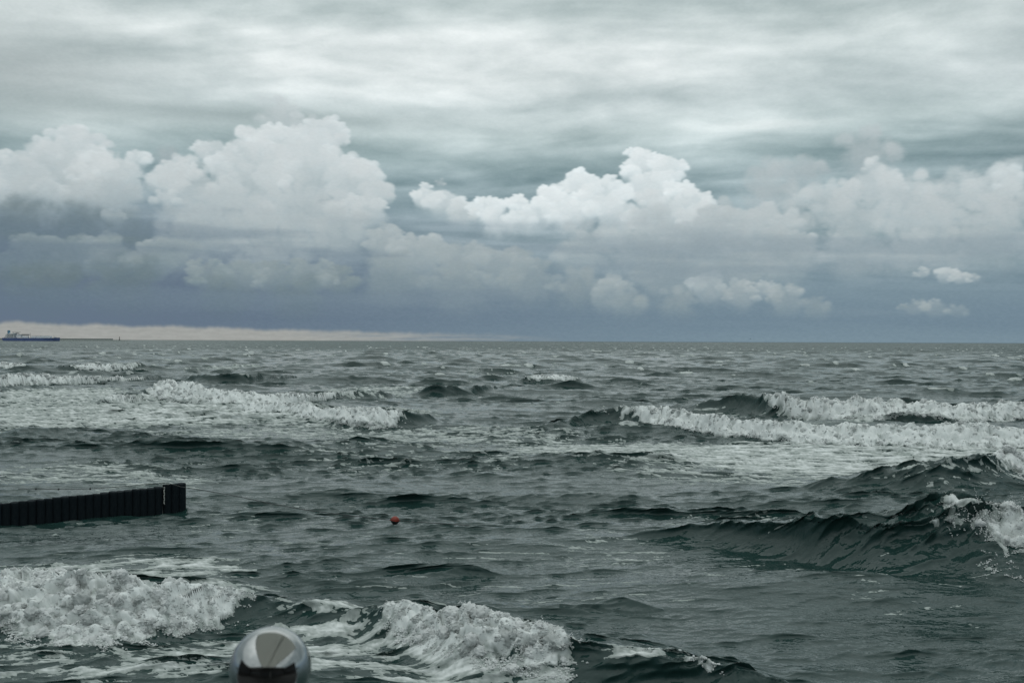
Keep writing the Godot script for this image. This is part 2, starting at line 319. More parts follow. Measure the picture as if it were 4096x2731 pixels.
# ---------------------------------------------------------------- sea
# Wind waves: three tiles of a wave spectrum, laid over one another at different angles. Each texel is (sideways shift, height, shift along the distance).
const TILE := 256
var tiles: Array[PackedVector3Array] = []
const TILE_SIZE := [117.0, 31.0, 7.7]
const TILE_TURN := [0.10, -0.22, 0.31]
const TILE_RMS := [0.17, 0.080, 0.028]
const TILE_SHORT := [5.5, 1.15, 0.20]
const TILE_LONG := [42.0, 6.0, 1.25]
const TILE_LONGER := [0.85, 0.62, 0.60]  # crests drawn out sideways
const SWELL_SHIFT := 92.8
const TILE_CHOP := [1.2, 1.35, 1.2]
var crests: Array[Dictionary] = []
var gust := FastNoiseLite.new()
var lump := FastNoiseLite.new()
var lace := FastNoiseLite.new()
var lace_fine := FastNoiseLite.new()
var shred := FastNoiseLite.new()
var speck := FastNoiseLite.new()

func fft(re: PackedFloat32Array, im: PackedFloat32Array, n: int, first: int, step: int, cs: PackedFloat32Array, sn: PackedFloat32Array, br: PackedFloat32Array, bi: PackedFloat32Array, rev: PackedInt32Array) -> void:
	for i in n:
		var k := first + rev[i] * step
		br[i] = re[k]
		bi[i] = im[k]
	var half := 1
	while half < n:
		var jump := n / (half * 2)
		var g := 0
		while g < n:
			for k in half:
				var c := cs[k * jump]
				var s := sn[k * jump]
				var a := g + k
				var b := a + half
				var tr := br[b] * c - bi[b] * s
				var ti := br[b] * s + bi[b] * c
				br[b] = br[a] - tr
				bi[b] = bi[a] - ti
				br[a] += tr
				bi[a] += ti
			g += half * 2
		half *= 2
	for i in n:
		re[first + i * step] = br[i]
		im[first + i * step] = bi[i]

func fft_2d(re: PackedFloat32Array, im: PackedFloat32Array, n: int) -> void:
	var cs := PackedFloat32Array()
	var sn := PackedFloat32Array()
	var rev := PackedInt32Array()
	var bits := int(round(log(n) / log(2.0)))
	for i in n:
		cs.append(cos(TAU * i / n))
		sn.append(sin(TAU * i / n))
		var r := 0
		for b in bits:
			if i >> b & 1:
				r |= 1 << (bits - 1 - b)
		rev.append(r)
	var br := PackedFloat32Array()
	var bi := PackedFloat32Array()
	br.resize(n)
	bi.resize(n)
	for i in n:
		fft(re, im, n, i * n, 1, cs, sn, br, bi, rev)
	for i in n:
		fft(re, im, n, i, n, cs, sn, br, bi, rev)

func wave_tile(n: int, size: float, short: float, long: float, rms: float, chop: float, spread: float, seed_: int) -> PackedVector3Array:
	var rng := RandomNumberGenerator.new()
	rng.seed = seed_
	var hr := PackedFloat32Array()
	var hi := PackedFloat32Array()
	hr.resize(n * n)
	hi.resize(n * n)
	for j in n:
		for i in n:
			var kx := float(i if i < n / 2 else i - n) * TAU / size
			var kd := float(j if j < n / 2 else j - n) * TAU / size
			var k := sqrt(kx * kx + kd * kd)
			var g1 := rng.randfn()
			var g2 := rng.randfn()
			if k < 1e-5:
				continue
			var wl := TAU / k
			if wl < short * 0.7 or wl > long * 1.5:
				continue
			var amp := pow(k, -1.85) * smoothstep(short * 0.7, short * 1.1, wl) * smoothstep(long * 1.5, long * 0.9, wl)
			var dir := absf(kd) / k
			amp *= pow(dir, spread) + 0.06
			hr[j * n + i] = g1 * amp
			hi[j * n + i] = g2 * amp
	# real fields: H(k) + conj H(-k)
	var ar := PackedFloat32Array()
	var ai := PackedFloat32Array()
	var xr := PackedFloat32Array()
	var xi := PackedFloat32Array()
	for a in [ar, ai, xr, xi]:
		a.resize(n * n)
	ar.resize(n * n); ai.resize(n * n); xr.resize(n * n); xi.resize(n * n)
	for j in n:
		for i in n:
			var p := j * n + i
			var q := ((n - j) % n) * n + (n - i) % n
			var r := 0.5 * (hr[p] + hr[q])
			var m := 0.5 * (hi[p] - hi[q])
			var kx := float(i if i < n / 2 else i - n)
			var kd := float(j if j < n / 2 else j - n)
			var k := sqrt(kx * kx + kd * kd)
			if k < 0.5:
				continue
			# shift along the distance D = i kd/k H, packed as the imaginary part of the height; sideways shift likewise
			var dr := -m * kd / k
			var di := r * kd / k
			ar[p] = r - di
			ai[p] = m + dr
			xr[p] = -m * kx / k
			xi[p] = r * kx / k
	fft_2d(ar, ai, n)
	fft_2d(xr, xi, n)
	var sum := 0.0
	for p in n * n:
		sum += ar[p] * ar[p]
	var f := rms / sqrt(sum / (n * n))
	var out := PackedVector3Array()
	out.resize(n * n)
	for p in n * n:
		out[p] = Vector3(xr[p] * f * chop, ar[p] * f, ai[p] * f * chop)
	return out

func tile_at(t: PackedVector3Array, u: float, v: float) -> Vector3:
	var fu := floorf(u)
	var fv := floorf(v)
	var i := int(fu) & 255
	var j := int(fv) & 255
	var i1 := (i + 1) & 255
	var j1 := (j + 1) & 255
	u -= fu
	v -= fv
	return t[j << 8 | i].lerp(t[j << 8 | i1], u).lerp(t[j1 << 8 | i].lerp(t[j1 << 8 | i1], u), v)

func setup_sea() -> void:
	for k in 3:
		tiles.append(wave_tile(TILE, TILE_SIZE[k], TILE_SHORT[k], TILE_LONG[k], TILE_RMS[k], TILE_CHOP[k], [3.2, 2.6, 1.8][k], 41 + k))
	gust.seed = 3; gust.frequency = 0.02; gust.fractal_octaves = 3
	lump.seed = 8; lump.noise_type = FastNoiseLite.TYPE_SIMPLEX_SMOOTH; lump.frequency = 1.0; lump.fractal_type = FastNoiseLite.FRACTAL_FBM; lump.fractal_octaves = 2
	lace.seed = 19; lace.noise_type = FastNoiseLite.TYPE_CELLULAR; lace.cellular_return_type = FastNoiseLite.RETURN_DISTANCE2_SUB; lace.frequency = 1.0; lace.fractal_type = FastNoiseLite.FRACTAL_NONE
	lace.domain_warp_enabled = true; lace.domain_warp_amplitude = 0.55; lace.domain_warp_frequency = 1.1; lace.domain_warp_fractal_octaves = 3
	lace_fine.seed = 20; lace_fine.noise_type = FastNoiseLite.TYPE_CELLULAR; lace_fine.cellular_return_type = FastNoiseLite.RETURN_DISTANCE2_SUB; lace_fine.frequency = 1.0; lace_fine.fractal_type = FastNoiseLite.FRACTAL_NONE
	lace_fine.domain_warp_enabled = true; lace_fine.domain_warp_amplitude = 0.5; lace_fine.domain_warp_frequency = 1.0
	shred.seed = 31; shred.noise_type = FastNoiseLite.TYPE_SIMPLEX_SMOOTH; shred.frequency = 1.0; shred.fractal_type = FastNoiseLite.FRACTAL_FBM; shred.fractal_octaves = 5; shred.fractal_gain = 0.58
	speck.seed = 57; speck.noise_type = FastNoiseLite.TYPE_SIMPLEX_SMOOTH; speck.frequency = 1.0; speck.fractal_type = FastNoiseLite.FRACTAL_FBM; speck.fractal_octaves = 2
	var wob := FastNoiseLite.new()
	wob.seed = 71; wob.frequency = 0.35; wob.fractal_octaves = 3
	for w in WAVES:
		var pts: Array = w[2]
		var x0: float = pts[0][0]
		var x1: float = pts[-1][0]
		var step := 0.2
		var n := int((x1 - x0) / step) + 1
		var c := {"x0": x0, "x1": x1, "step": step, "steep": w[0], "lean": w[1], "n": n, "easy": w[3], "toe": w[4], "back": 1.9 if w[4] < -1.3 else 1.2}
		var dist := PackedFloat32Array()
		var high := PackedFloat32Array()
		var broken := PackedFloat32Array()
		var near := 1e9
		var far := -1e9
		var seg := 0
		for i in n:
			var x := x0 + i * step
			while seg < pts.size() - 2 and x > pts[seg + 1][0]:
				seg += 1
			var a: Array = pts[seg]
			var b: Array = pts[seg + 1]
			var t := clampf((x - a[0]) / maxf(b[0] - a[0], 0.01), 0.0, 1.0)
			var s := t * t * (3.0 - 2.0 * t)
			var ends := smoothstep(0.0, 1.2, x - x0) * smoothstep(0.0, 1.2, x1 - x)
			var br := lerpf(a[3], b[3], t)
			var h := lerpf(a[2], b[2], s) * ends * (1.0 + (0.16 + 0.2 * br) * wob.get_noise_2d(x * 2.6 / maxf(a[2], 0.5), a[1]) + 0.04 * br * wob.get_noise_2d(x * 7.0 / maxf(a[2], 0.5), a[1]))
			high.append(h)
			var d := lerpf(a[1], b[1], lerpf(t, s, 0.5)) + 0.5 * h * wob.get_noise_2d(x, a[1] + 50.0)
			dist.append(d)
			broken.append(lerpf(a[3], b[3], t) * ends)
			near = minf(near, d - 3.2 * h)
			far = maxf(far, d + 8.0 * h)
		for pass_ in 3:
			dist = blurred(dist, 3)
			high = blurred(high, 1)
		var size := 0.5
		for v in high:
			size = maxf(size, v)
		c.size = size
		c.dist = dist; c.high = high; c.broken = broken; c.near = near; c.far = far
		crests.append(c)

func blurred(a: PackedFloat32Array, r: int) -> PackedFloat32Array:
	var out := PackedFloat32Array()
	out.resize(a.size())
	for i in a.size():
		var sum := 0.0
		for k in range(-r, r + 1):
			sum += a[clampi(i + k, 0, a.size() - 1)]
		out[i] = sum / (2 * r + 1)
	return out

# Where the water that rests at (x, d) stands now, and how foamy it is (w, 0 to 1.5; foam covers from 0.5 up).
var active: Array[Dictionary] = []
func pick_active(d: float) -> void:
	active.clear()
	for c in crests:
		if d > c.near - 1.5 and d < c.far + 1.5:
			active.append(c)

func sea_at(x: float, d: float, spacing: float) -> Vector4:
	var calm := clampf(0.86 + 1.3 * gust.get_noise_2d(x * 0.9 + 40.0, d * 2.4), 0.46, 1.35)
	if d > 90.0:
		calm = lerpf(calm, 1.0, smoothstep(90.0, 200.0, d))
	var p := Vector3(0, 0, 0)
	var surf := 0.0
	var roll := 0.0
	var push := 0.0
	var rise := 0.0
	var trail := 0.0
	var grain := 1.0
	for c in active:
		var u: float = (x - c.x0) / c.step
		if u < 0.0 or u >= c.n - 1.0:
			continue
		var i := int(u)
		u -= i
		var h: float = lerpf(c.high[i], c.high[i + 1], u)
		if h < 0.03:
			continue
		var t: float = d - lerpf(c.dist[i], c.dist[i + 1], u)
		if t < -3.2 * h or t > 8.0 * h:
			continue
		var b: float = lerpf(c.broken[i], c.broken[i + 1], u)
		var steep: float = c.steep * lerpf(c.easy * lerpf(1.9, 1.0, smoothstep(0.25, 1.1, h)), 1.3, minf(1.0, b * 1.5))
		var f := 0.0
		if t < 0.0:
			var v := sqrt(t * t + 0.006 * h * h) / (h * steep)
			f = 1.0 - v / 1.5
			f = f * f if f > 0.0 else 0.0
			if v > 0.9:
				rise -= 0.07 * h * smoothstep(0.9, 1.6, v) * smoothstep(3.0, 1.6, v)
		else:
			f = exp(-0.55 * pow(t / (1.7 * h), 1.35))
		rise += h * f
		push += c.lean * h * f * f * f * (1.0 - 0.95 * minf(1.0, b * 1.3))
		if b > 0.02:
			var size: float = c.size
			grain = size
			var reach: float = lerpf(-0.25, c.toe, minf(1.0, b * 1.2))
			var whole := smoothstep(reach, reach + 0.5, t / h) * smoothstep(c.back, 0.2, t / h) * minf(1.0, b * 1.4)
			roll = maxf(roll, whole * h)
			var toe := 0.45 * shred.get_noise_2d(x * 0.9 / size, d * 0.5 / size) + 0.25 * shred.get_noise_2d(x * 3.0 / size, d * 2.2 / size)
			var cover := smoothstep(reach + toe, reach + 0.45 + toe, t / h) * smoothstep(c.back, 0.2, t / h + toe) * minf(1.0, b * 1.4)
			surf = maxf(surf, cover)
			trail = maxf(trail, b * (0.62 * exp(-maxf(t, 0.0) / (2.6 * h)) * smoothstep(-1.8, -1.2, t / h)))
		elif h > 0.4 and t > -1.2 * h and t < 0.6 * h:
			trail = maxf(trail, 0.10 * f)
	var open := lerpf(0.8, 1.5, smoothstep(60.0, 260.0, d))
	calm = maxf(calm, 0.95 * minf(1.0, rise * 1.2))
	var lee := 1.0 - 0.62 * minf(1.0, maxf(surf, roll))
	for k in 3:
		if spacing > TILE_SIZE[k] * 0.14:
			continue
		var ca := cos(TILE_TURN[k])
		var sa := sin(TILE_TURN[k])
		var f := TILE / TILE_SIZE[k] as float
		var s := tile_at(tiles[k], (x * ca * TILE_LONGER[k] + d * sa) * f, (d * ca - x * sa * TILE_LONGER[k] + (SWELL_SHIFT if k == 0 else 0.0)) * f)
		if k < 3:
			# crests peak up and lean with the wind, troughs stay flat
			var q: float = s.y / TILE_RMS[k]
			s.y *= 1.0 + 0.30 * minf(q, 2.6) if q > -1.4 else 0.58
			if q > 0.0:
				q = minf(q, 2.4)
				s.z -= [0.25, 0.8, 0.5][k] * TILE_RMS[k] * q * q
		p += s * (lee * open if k == 0 else calm * lee * (1.0 + [0.0, 0.35, 1.0][k] * clampf(rise, 0.0, 1.2)))
	p.y *= lerpf(0.8, 1.0, smoothstep(26.0, 60.0, d))
	# foam lying on the water: open lace, shredded and drawn out along the crests
	var rho := trail
	if d < 320.0:
		for q in FOAM_PATCHES:
			var dx: float = (x - q[0]) / q[2]
			var dd: float = (d - q[1]) / q[3]
			var e := dx * dx + dd * dd
			if e < 2.2:
				rho = maxf(rho, q[4] * (1.0 - smoothstep(0.35, 2.2, e)))
	var foam := 0.0
	if rho > 0.03:
		var wx := x * 0.55 + 0.25 * shred.get_noise_2d(x * 0.5, d * 0.5)
		var wd := d * 1.15
		var net := clampf(1.0 - (lace.get_noise_2d(wx * 1.15, wd * 1.15) + 1.0) * 1.9, 0.0, 1.0)
		var fine := clampf(1.0 - (lace_fine.get_noise_2d(wx * 3.1, wd * 3.1) + 1.0) * 1.7, 0.0, 1.0)
		var torn := 0.5 + 0.62 * shred.get_noise_2d(x * 0.30, d * 1.7) + 0.30 * shred.get_noise_2d(x * 1.2 + 30.0, d * 5.0)
		foam = rho * 1.05 + 0.62 * (torn - 0.5) + 0.26 * net + 0.16 * fine - 0.20
		foam += 0.16 * shred.get_noise_2d(x * 5.0, d * 9.0)
		foam = minf(foam, 0.95)
	# thin streaks of spent foam drawn out over the inshore water
	if d < 130.0 and foam < 0.62:
		var line := shred.get_noise_2d(x * 0.10 + 0.25 * d, d * 2.1 + 90.0) + 0.35 * shred.get_noise_2d(x * 0.9, d * 7.0)
		var where := smoothstep(-0.1, 0.25, gust.get_noise_2d(x * 1.2 + 200.0, d * 2.0))
		foam = maxf(foam, smoothstep(0.34, 0.52, line) * where * 0.60)
	# white horses
	var cap := 0.0
	if d > 55.0:
		var ns := speck.get_noise_2d(x * 0.13, d * 0.055)
		cap = smoothstep(0.34, 0.6, ns) * smoothstep(0.30, 0.6, p.y + 0.15 * speck.get_noise_2d(x * 1.1, d * 0.6)) * (0.74 if d < 1500.0 else 0.0)
		foam = maxf(foam, cap)
	if surf > 0.03:
		var ragged := shred.get_noise_2d(x * 1.3 / grain, d * 1.3 / grain) + 0.4 * shred.get_noise_2d(x * 5.0 / grain + 7.0, d * 5.0 / grain)
		foam = maxf(foam, surf * 1.08 + 0.85 * ragged)
		var s := 1.6 / grain
		var n3 := lump.get_noise_3d(x * s, rise * s * 1.3, d * s)
		var puff := 1.0 - absf(n3) * 2.0
		var add := roll * (0.24 * puff - 0.08)
		p.y += add
		p.z -= add * 0.7
	p.y += rise + 0.16 * maxf(rise, 0.0) * (0.8 * shred.get_noise_2d(x * 0.55, d * 0.7) + 0.5 * shred.get_noise_2d(x * 1.9 + 9.0, d * 3.0)) * (1.0 - surf)
	p.z -= push
	return Vector4(x + p.x, p.y, d + p.z, foam)

func sea_rows() -> PackedFloat32Array:
	var rows := PackedFloat32Array([-60.0, -30.0, -12.0, -3.0, 4.0, 9.0, 12.0, 14.0, 15.5, 16.6, 17.4])
	var d := 18.0
	while d < 45000.0:
		rows.append(d)
		var k := 0.0017
		if d > 55.0: k = lerpf(0.0017, 0.0031, clampf((d - 55.0) / 70.0, 0.0, 1.0))
		if d > 200.0: k = lerpf(0.0031, 0.0042, clampf((d - 200.0) / 400.0, 0.0, 1.0))
		if d > 900.0: k = lerpf(0.0042, 0.04, clampf((d - 900.0) / 3000.0, 0.0, 1.0))
		d += d * k
	return rows

func build_sea(detail: float) -> void:
	setup_sea()
	var rows := sea_rows()
	if detail < 1.0:
		var keep := PackedFloat32Array()
		for i in rows.size():
			if i % int(1.0 / detail) == 0:
				keep.append(rows[i])
		rows = keep
	var across := PackedFloat32Array([-6.0, -3.0, -1.8, -1.2, -0.9, -0.74, -0.66, -0.6])
	var n_mid := int(660 * sqrt(detail))
	for i in n_mid + 1:
		across.append(-0.57 + 1.14 * i / n_mid)
	across.append_array(PackedFloat32Array([0.6, 0.66, 0.74, 0.9, 1.2, 1.8, 3.0, 6.0]))
	var nc := across.size()
	var nr := rows.size()
	var verts := PackedVector3Array()
	var foam := PackedFloat32Array()
	var uvs := PackedVector2Array()
	verts.resize(nc * nr)
	foam.resize(nc * nr)
	uvs.resize(nc * nr)
	for j in nr:
		var d := rows[j]
		var wide := maxf(d, 18.0)
		var gap := (rows[j + 1] - d) if j < nr - 1 else 1000.0
		pick_active(d)
		for i in nc:
			var s := across[i]
			var v := Vector4(s * wide, 0.0, d, 0.0)
			if absf(s) < 0.58 and d > 17.0 and d < 9000.0:
				v = sea_at(s * wide, d, minf(gap, wide * 0.004))
			var k := j * nc + i
			verts[k] = Vector3(v.x, v.y, -v.z)
			foam[k] = v.w
			var shrink := 1.0 if wide < 700.0 else (700.0 + (wide - 700.0) * 0.05) / wide
			uvs[k] = Vector2(v.x, v.z) * shrink / 6.0 + Vector2(gust.get_noise_2d(v.x * 9.0, v.z * 9.0), gust.get_noise_2d(v.x * 9.0 + 300.0, v.z * 9.0)) * 0.12
	var normals := PackedVector3Array()
	normals.resize(nc * nr)
	for j in nr:
		var ja := maxi(j - 1, 0) * nc
		var jb := mini(j + 1, nr - 1) * nc
		for i in nc:
			var ia := maxi(i - 1, 0)
			var ib := mini(i + 1, nc - 1)
			var r := verts[j * nc + ib] - verts[j * nc + ia]
			var f := verts[jb + i] - verts[ja + i]
			var up := r.cross(f).normalized()
			if rows[j] > 350.0:
				# chop too fine for the mesh out here: the facets one sees are those tilted this way
				var w := smoothstep(350.0, 1100.0, rows[j]) * (0.16 + 0.34 * absf(speck.get_noise_2d(verts[j * nc + i].x * 0.21, rows[j] * 0.09)))
				up = (up + Vector3(0, 0, w)).normalized()
			normals[j * nc + i] = up
	var index := PackedInt32Array()
	index.resize((nc - 1) * (nr - 1) * 6)
	var foam_index := PackedInt32Array()
	var at := 0
	var used := PackedInt32Array()
	used.resize(nc * nr)
	used.fill(-1)
	var fv := PackedVector3Array()
	var fn := PackedVector3Array()
	var fc := PackedColorArray()
	var fu := PackedVector2Array()
	for j in nr - 1:
		for i in nc - 1:
			var a := j * nc + i
			var b := a + 1
			var c := a + nc
			var e := c + 1
			index[at] = a; index[at + 1] = c; index[at + 2] = b
			index[at + 3] = b; index[at + 4] = c; index[at + 5] = e
			at += 6
			if foam[a] > 0.5 or foam[b] > 0.5 or foam[c] > 0.5 or foam[e] > 0.5:
				for k in [a, b, c, e]:
					if used[k] < 0:
						used[k] = fv.size()
						var thick := clampf(foam[k] - 0.5, -0.12, 0.3)
						var scale_ := clampf(rows[k / nc] / 40.0, 0.7, 6.0)
						var rough := 0.02 * lump.get_noise_3d(verts[k].x * 5.0, verts[k].y * 5.0, verts[k].z * 5.0) if foam[k] > 0.55 else 0.0
						fv.append(verts[k] + normals[k] * ((thick * 0.11 + rough) * scale_))
						fn.append(normals[k])
						fu.append(uvs[k])
						var dense := clampf(smoothstep(0.48, 1.0, foam[k]) + 0.35 * shred.get_noise_2d(verts[k].x * 6.0, verts[k].z * 6.0 + verts[k].y * 5.0), 0.0, 1.0)
						fc.append(Color(0.30, 0.335, 0.315).lerp(Color(0.78, 0.80, 0.785), dense))
				foam_index.append_array(PackedInt32Array([used[a], used[c], used[b], used[b], used[c], used[e]]))
	# foam normals from its own surface
	var acc := PackedVector3Array()
	acc.resize(fv.size())
	var q := 0
	while q < foam_index.size():
		var i0 := foam_index[q]
		var i1 := foam_index[q + 1]
		var i2 := foam_index[q + 2]
		var nn := (fv[i2] - fv[i0]).cross(fv[i1] - fv[i0])
		acc[i0] += nn; acc[i1] += nn; acc[i2] += nn
		q += 3
	for i in acc.size():
		acc[i] = acc[i].normalized() if acc[i].length_squared() > 1e-20 else Vector3.UP
	var arrays := []
	arrays.resize(Mesh.ARRAY_MAX)
	arrays[Mesh.ARRAY_VERTEX] = verts
	arrays[Mesh.ARRAY_NORMAL] = normals
	arrays[Mesh.ARRAY_TEX_UV] = uvs
	arrays[Mesh.ARRAY_INDEX] = index
	var am := ArrayMesh.new()
	am.add_surface_from_arrays(Mesh.PRIMITIVE_TRIANGLES, arrays)
	var sea := MeshInstance3D.new()
	sea.name = "sea"
	sea.mesh = am
	sea.material_override = water_material()
	sea.set_meta("kind", "structure")
	sea.set_meta("label", "dark grey green sea with choppy breaking waves reaching the horizon")
	sea.set_meta("category", "sea")
	add_child(sea)
	var fa := []
	fa.resize(Mesh.ARRAY_MAX)
	fa[Mesh.ARRAY_VERTEX] = fv
	fa[Mesh.ARRAY_NORMAL] = acc
	fa[Mesh.ARRAY_COLOR] = fc
	fa[Mesh.ARRAY_TEX_UV] = fu
	fa[Mesh.ARRAY_INDEX] = foam_index
	var fm := ArrayMesh.new()
	fm.add_surface_from_arrays(Mesh.PRIMITIVE_TRIANGLES, fa)
	var sheet := MeshInstance3D.new()
	sheet.name = "sea_foam"
	sheet.mesh = fm
	sheet.material_override = foam_sheet_material()
	sheet.set_meta("kind", "stuff")
	sheet.set_meta("label", "thin white foam lace and streaks floating on the sea")
	sheet.set_meta("category", "foam")
	add_child(sheet)

func water_material() -> StandardMaterial3D:
	var m := StandardMaterial3D.new()
	m.resource_name = "sea_water"
	m.albedo_color = Color(0.015, 0.040, 0.036).linear_to_srgb()
	m.roughness = 0.07
	m.metallic_specular = 0.40
	m.heightmap_enabled = true
	m.heightmap_texture = ripple_texture()
	m.heightmap_scale = 2.2
	return m

func ripple_texture() -> Texture2D:
	var n := 512
	var t := wave_tile(n, 6.0, 0.045, 0.42, 1.0, 0.0, 1.0, 91)
	var bytes := PackedByteArray()
	bytes.resize(n * n)
	for p in n * n:
		bytes[p] = int(clampf(127.5 + 36.0 * t[p].y, 0.0, 255.0))
	return ImageTexture.create_from_image(Image.create_from_data(n, n, false, Image.FORMAT_L8, bytes))

func foam_sheet_material() -> StandardMaterial3D:
	var m := StandardMaterial3D.new()
	m.resource_name = "foam"
	m.albedo_color = Color.WHITE
	m.vertex_color_use_as_albedo = true
	m.roughness = 0.95
	m.metallic_specular = 0.15
	return m
# ---------------------------------------------------------------- white water
func blob_mesh(seed_: int, segments: int, rough: float, freq: float) -> ArrayMesh:
	var sphere := SphereMesh.new()
	sphere.radius = 1.0; sphere.height = 2.0; sphere.radial_segments = segments; sphere.rings = segments / 2
	var arrays := sphere.get_mesh_arrays()
	var n := FastNoiseLite.new()
	n.seed = seed_; n.frequency = freq; n.noise_type = FastNoiseLite.TYPE_SIMPLEX_SMOOTH; n.fractal_octaves = 3
	var v: PackedVector3Array = arrays[Mesh.ARRAY_VERTEX]
	for i in v.size():
		# billows: rounded bulges with creases between
		v[i] *= 1.0 + rough * (absf(n.get_noise_3dv(v[i])) * 2.4 - 0.5)
	var st := SurfaceTool.new()
	st.begin(Mesh.PRIMITIVE_TRIANGLES)
	st.set_smooth_group(0)
	for i in arrays[Mesh.ARRAY_INDEX]:
		st.add_vertex(v[i])
	st.index()
	st.generate_normals()
	return st.commit()

var billow_mesh: ArrayMesh
var froth_mesh: ArrayMesh
var drop_mesh: ArrayMesh
var froth_material: StandardMaterial3D

func sea_normal(x: float, d: float) -> Vector3:
	var e := 0.12
	var a := sea_at(x - e, d, 0.05)
	var b := sea_at(x + e, d, 0.05)
	var p := sea_at(x, d - e, 0.05)
	var q := sea_at(x, d + e, 0.05)
	var r := Vector3(b.x - a.x, b.y - a.y, -(b.z - a.z))
	var f := Vector3(q.x - p.x, q.y - p.y, -(q.z - p.z))
	return r.cross(f).normalized()

func multimesh(called: String, mesh: Mesh, spots: Array[Transform3D], tones: PackedFloat32Array, parent: Node3D) -> void:
	if spots.is_empty():
		return
	var mm := MultiMesh.new()
	mm.transform_format = MultiMesh.TRANSFORM_3D
	mm.use_colors = true
	mm.mesh = mesh
	mm.instance_count = spots.size()
	for i in spots.size():
		mm.set_instance_transform(i, spots[i])
		mm.set_instance_color(i, Color(0.42, 0.45, 0.435).lerp(Color(0.80, 0.815, 0.805), tones[i] if i < tones.size() else 1.0))
	var o := MultiMeshInstance3D.new()
	o.name = called
	o.multimesh = mm
	o.material_override = froth_material
	o.set_meta("kind", "stuff")
	parent.add_child(o, true)

func lump_at(p: Vector3, r: float, rng: RandomNumberGenerator) -> Transform3D:
	var b := Basis.from_euler(Vector3(rng.randf() * TAU, rng.randf() * TAU, rng.randf() * TAU))
	return Transform3D(b.scaled(Vector3(r * rng.randf_range(0.75, 1.25), r * rng.randf_range(0.6, 1.0), r * rng.randf_range(0.75, 1.25))), p)

# The froth and spray of one breaker: the part of crest number WHICH between x0 and x1.
func breaker(which: int, x0: float, x1: float, label: String, amount: float, spray: float) -> void:
	var c := crests[which]
	var rng := RandomNumberGenerator.new()
	rng.seed = 500 + which * 7 + int(x0)
	var froth: Array[Transform3D] = []
	var billows: Array[Transform3D] = []
	var froth_tones := PackedFloat32Array()
	var billow_tones := PackedFloat32Array()
	var drops: Array[Transform3D] = []
	var tear := FastNoiseLite.new()
	tear.seed = which; tear.frequency = 0.9; tear.fractal_octaves = 4
	active = [c]
	for i in c.n - 1:
		var x: float = c.x0 + i * c.step
		var b: float = c.broken[i]
		var h: float = c.high[i]
		if x < x0 or x > x1 or b < 0.12 or h < 0.1 or absf(x) > 0.56 * c.dist[i]:
			continue
		var d: float = c.dist[i]
		var px := d / 1050.0
		# three sizes: billows, lumps, and crumbs along the crest and the foot
		for tier in 3:
			if d > 45.0 and tier == 1:
				continue
			var mean: float = [maxf(0.13 * h, 1.9 * px), maxf(0.06 * h, 1.1 * px), maxf(0.02, 0.55 * px)][tier]
			var count: float = amount * b * c.step * 2.6 * h / (PI * mean * mean) * [0.75, 0.8, 0.6][tier]
			for k in int(count + rng.randf()):
				var xx := x + rng.randf() * (c.step as float)
				var t := h * rng.randf_range(c.toe - 0.3, 0.7 if tier < 2 else 0.3)
				if tier == 2 and t > -1.0 * h and t < -0.2 * h and rng.randf() < (0.35 if d < 45.0 else 0.8):
					continue
				var v := sea_at(xx, d + t, 0.05)
				var torn := tear.get_noise_2d(xx * 1.6 / (c.size as float), t * 2.2 / (c.size as float))
				var need: float = [0.72, 0.6, 0.40][tier]
				if v.w < need or torn < -0.30 + 0.2 * rng.randf():
					continue
				var r := mean * rng.randf_range(0.6, 1.35)
				var up := sea_normal(xx, d + t)
				var lift: float = r * (rng.randf_range(-0.75, -0.1) if d < 45.0 else rng.randf_range(-0.95, -0.4)) if tier < 2 else r * rng.randf_range(-0.4, 1.2)
				var at := Vector3(v.x, v.y, -v.z) + up * lift
				var tone := clampf(0.66 + 1.3 * torn + rng.randf_range(-0.2, 0.25), 0.0, 1.0)
				if tier == 0:
					billows.append(lump_at(at, r, rng)); billow_tones.append(tone)
				else:
					froth.append(lump_at(at, r, rng)); froth_tones.append(tone)
		# spray thrown up along the crest, in plumes
		var plume := maxf(0.0, tear.get_noise_2d(x * 1.1, 60.0) + 0.28)
		for k in int(spray * plume * b * c.step * 26.0 / maxf(1.0, px * 22.0) + rng.randf()):
			var xx := x + rng.randf() * (c.step as float)
			var t := h * rng.randf_range(-0.5, 0.12)
			var v := sea_at(xx, d + t, 0.05)
			var at := Vector3(v.x, v.y, -v.z)
			var speed := Vector3(rng.randf_range(-0.5, 0.5), rng.randf_range(0.5, 1.0) * (0.6 + plume), rng.randf_range(-0.2, 0.75)) * sqrt(h) * (1.55 if spray < 5.0 else 2.3)
			var n := rng.randi_range(4, 11)
			var reach := rng.randf_range(0.08, 0.30)
			var r0 := maxf(0.013, 0.42 * px) * rng.randf_range(0.8, 1.6)
			for m in n:
				var tt := reach * m / n
				var p := at + speed * tt + Vector3(0, -4.9, 0) * tt * tt + Vector3(rng.randfn(), rng.randfn(), rng.randfn()) * 0.012
				drops.append(lump_at(p, r0 * lerpf(1.3, 0.5, float(m) / n), rng))
	var o := Node3D.new()
	o.name = "breaker_foam" if breakers == 0 else "breaker_foam_%03d" % breakers
	breakers += 1
	add_child(o)
	o.set_meta("label", label)
	o.set_meta("category", "surf")
	o.set_meta("group", "breaking waves rolling to the shore")
	o.set_meta("kind", "stuff")
	multimesh("billows", billow_mesh, billows, billow_tones, o)
	multimesh("froth", froth_mesh, froth, froth_tones, o)
	multimesh("spray", drop_mesh, drops, PackedFloat32Array(), o)
	n_froth += froth.size() + drops.size() + billows.size()

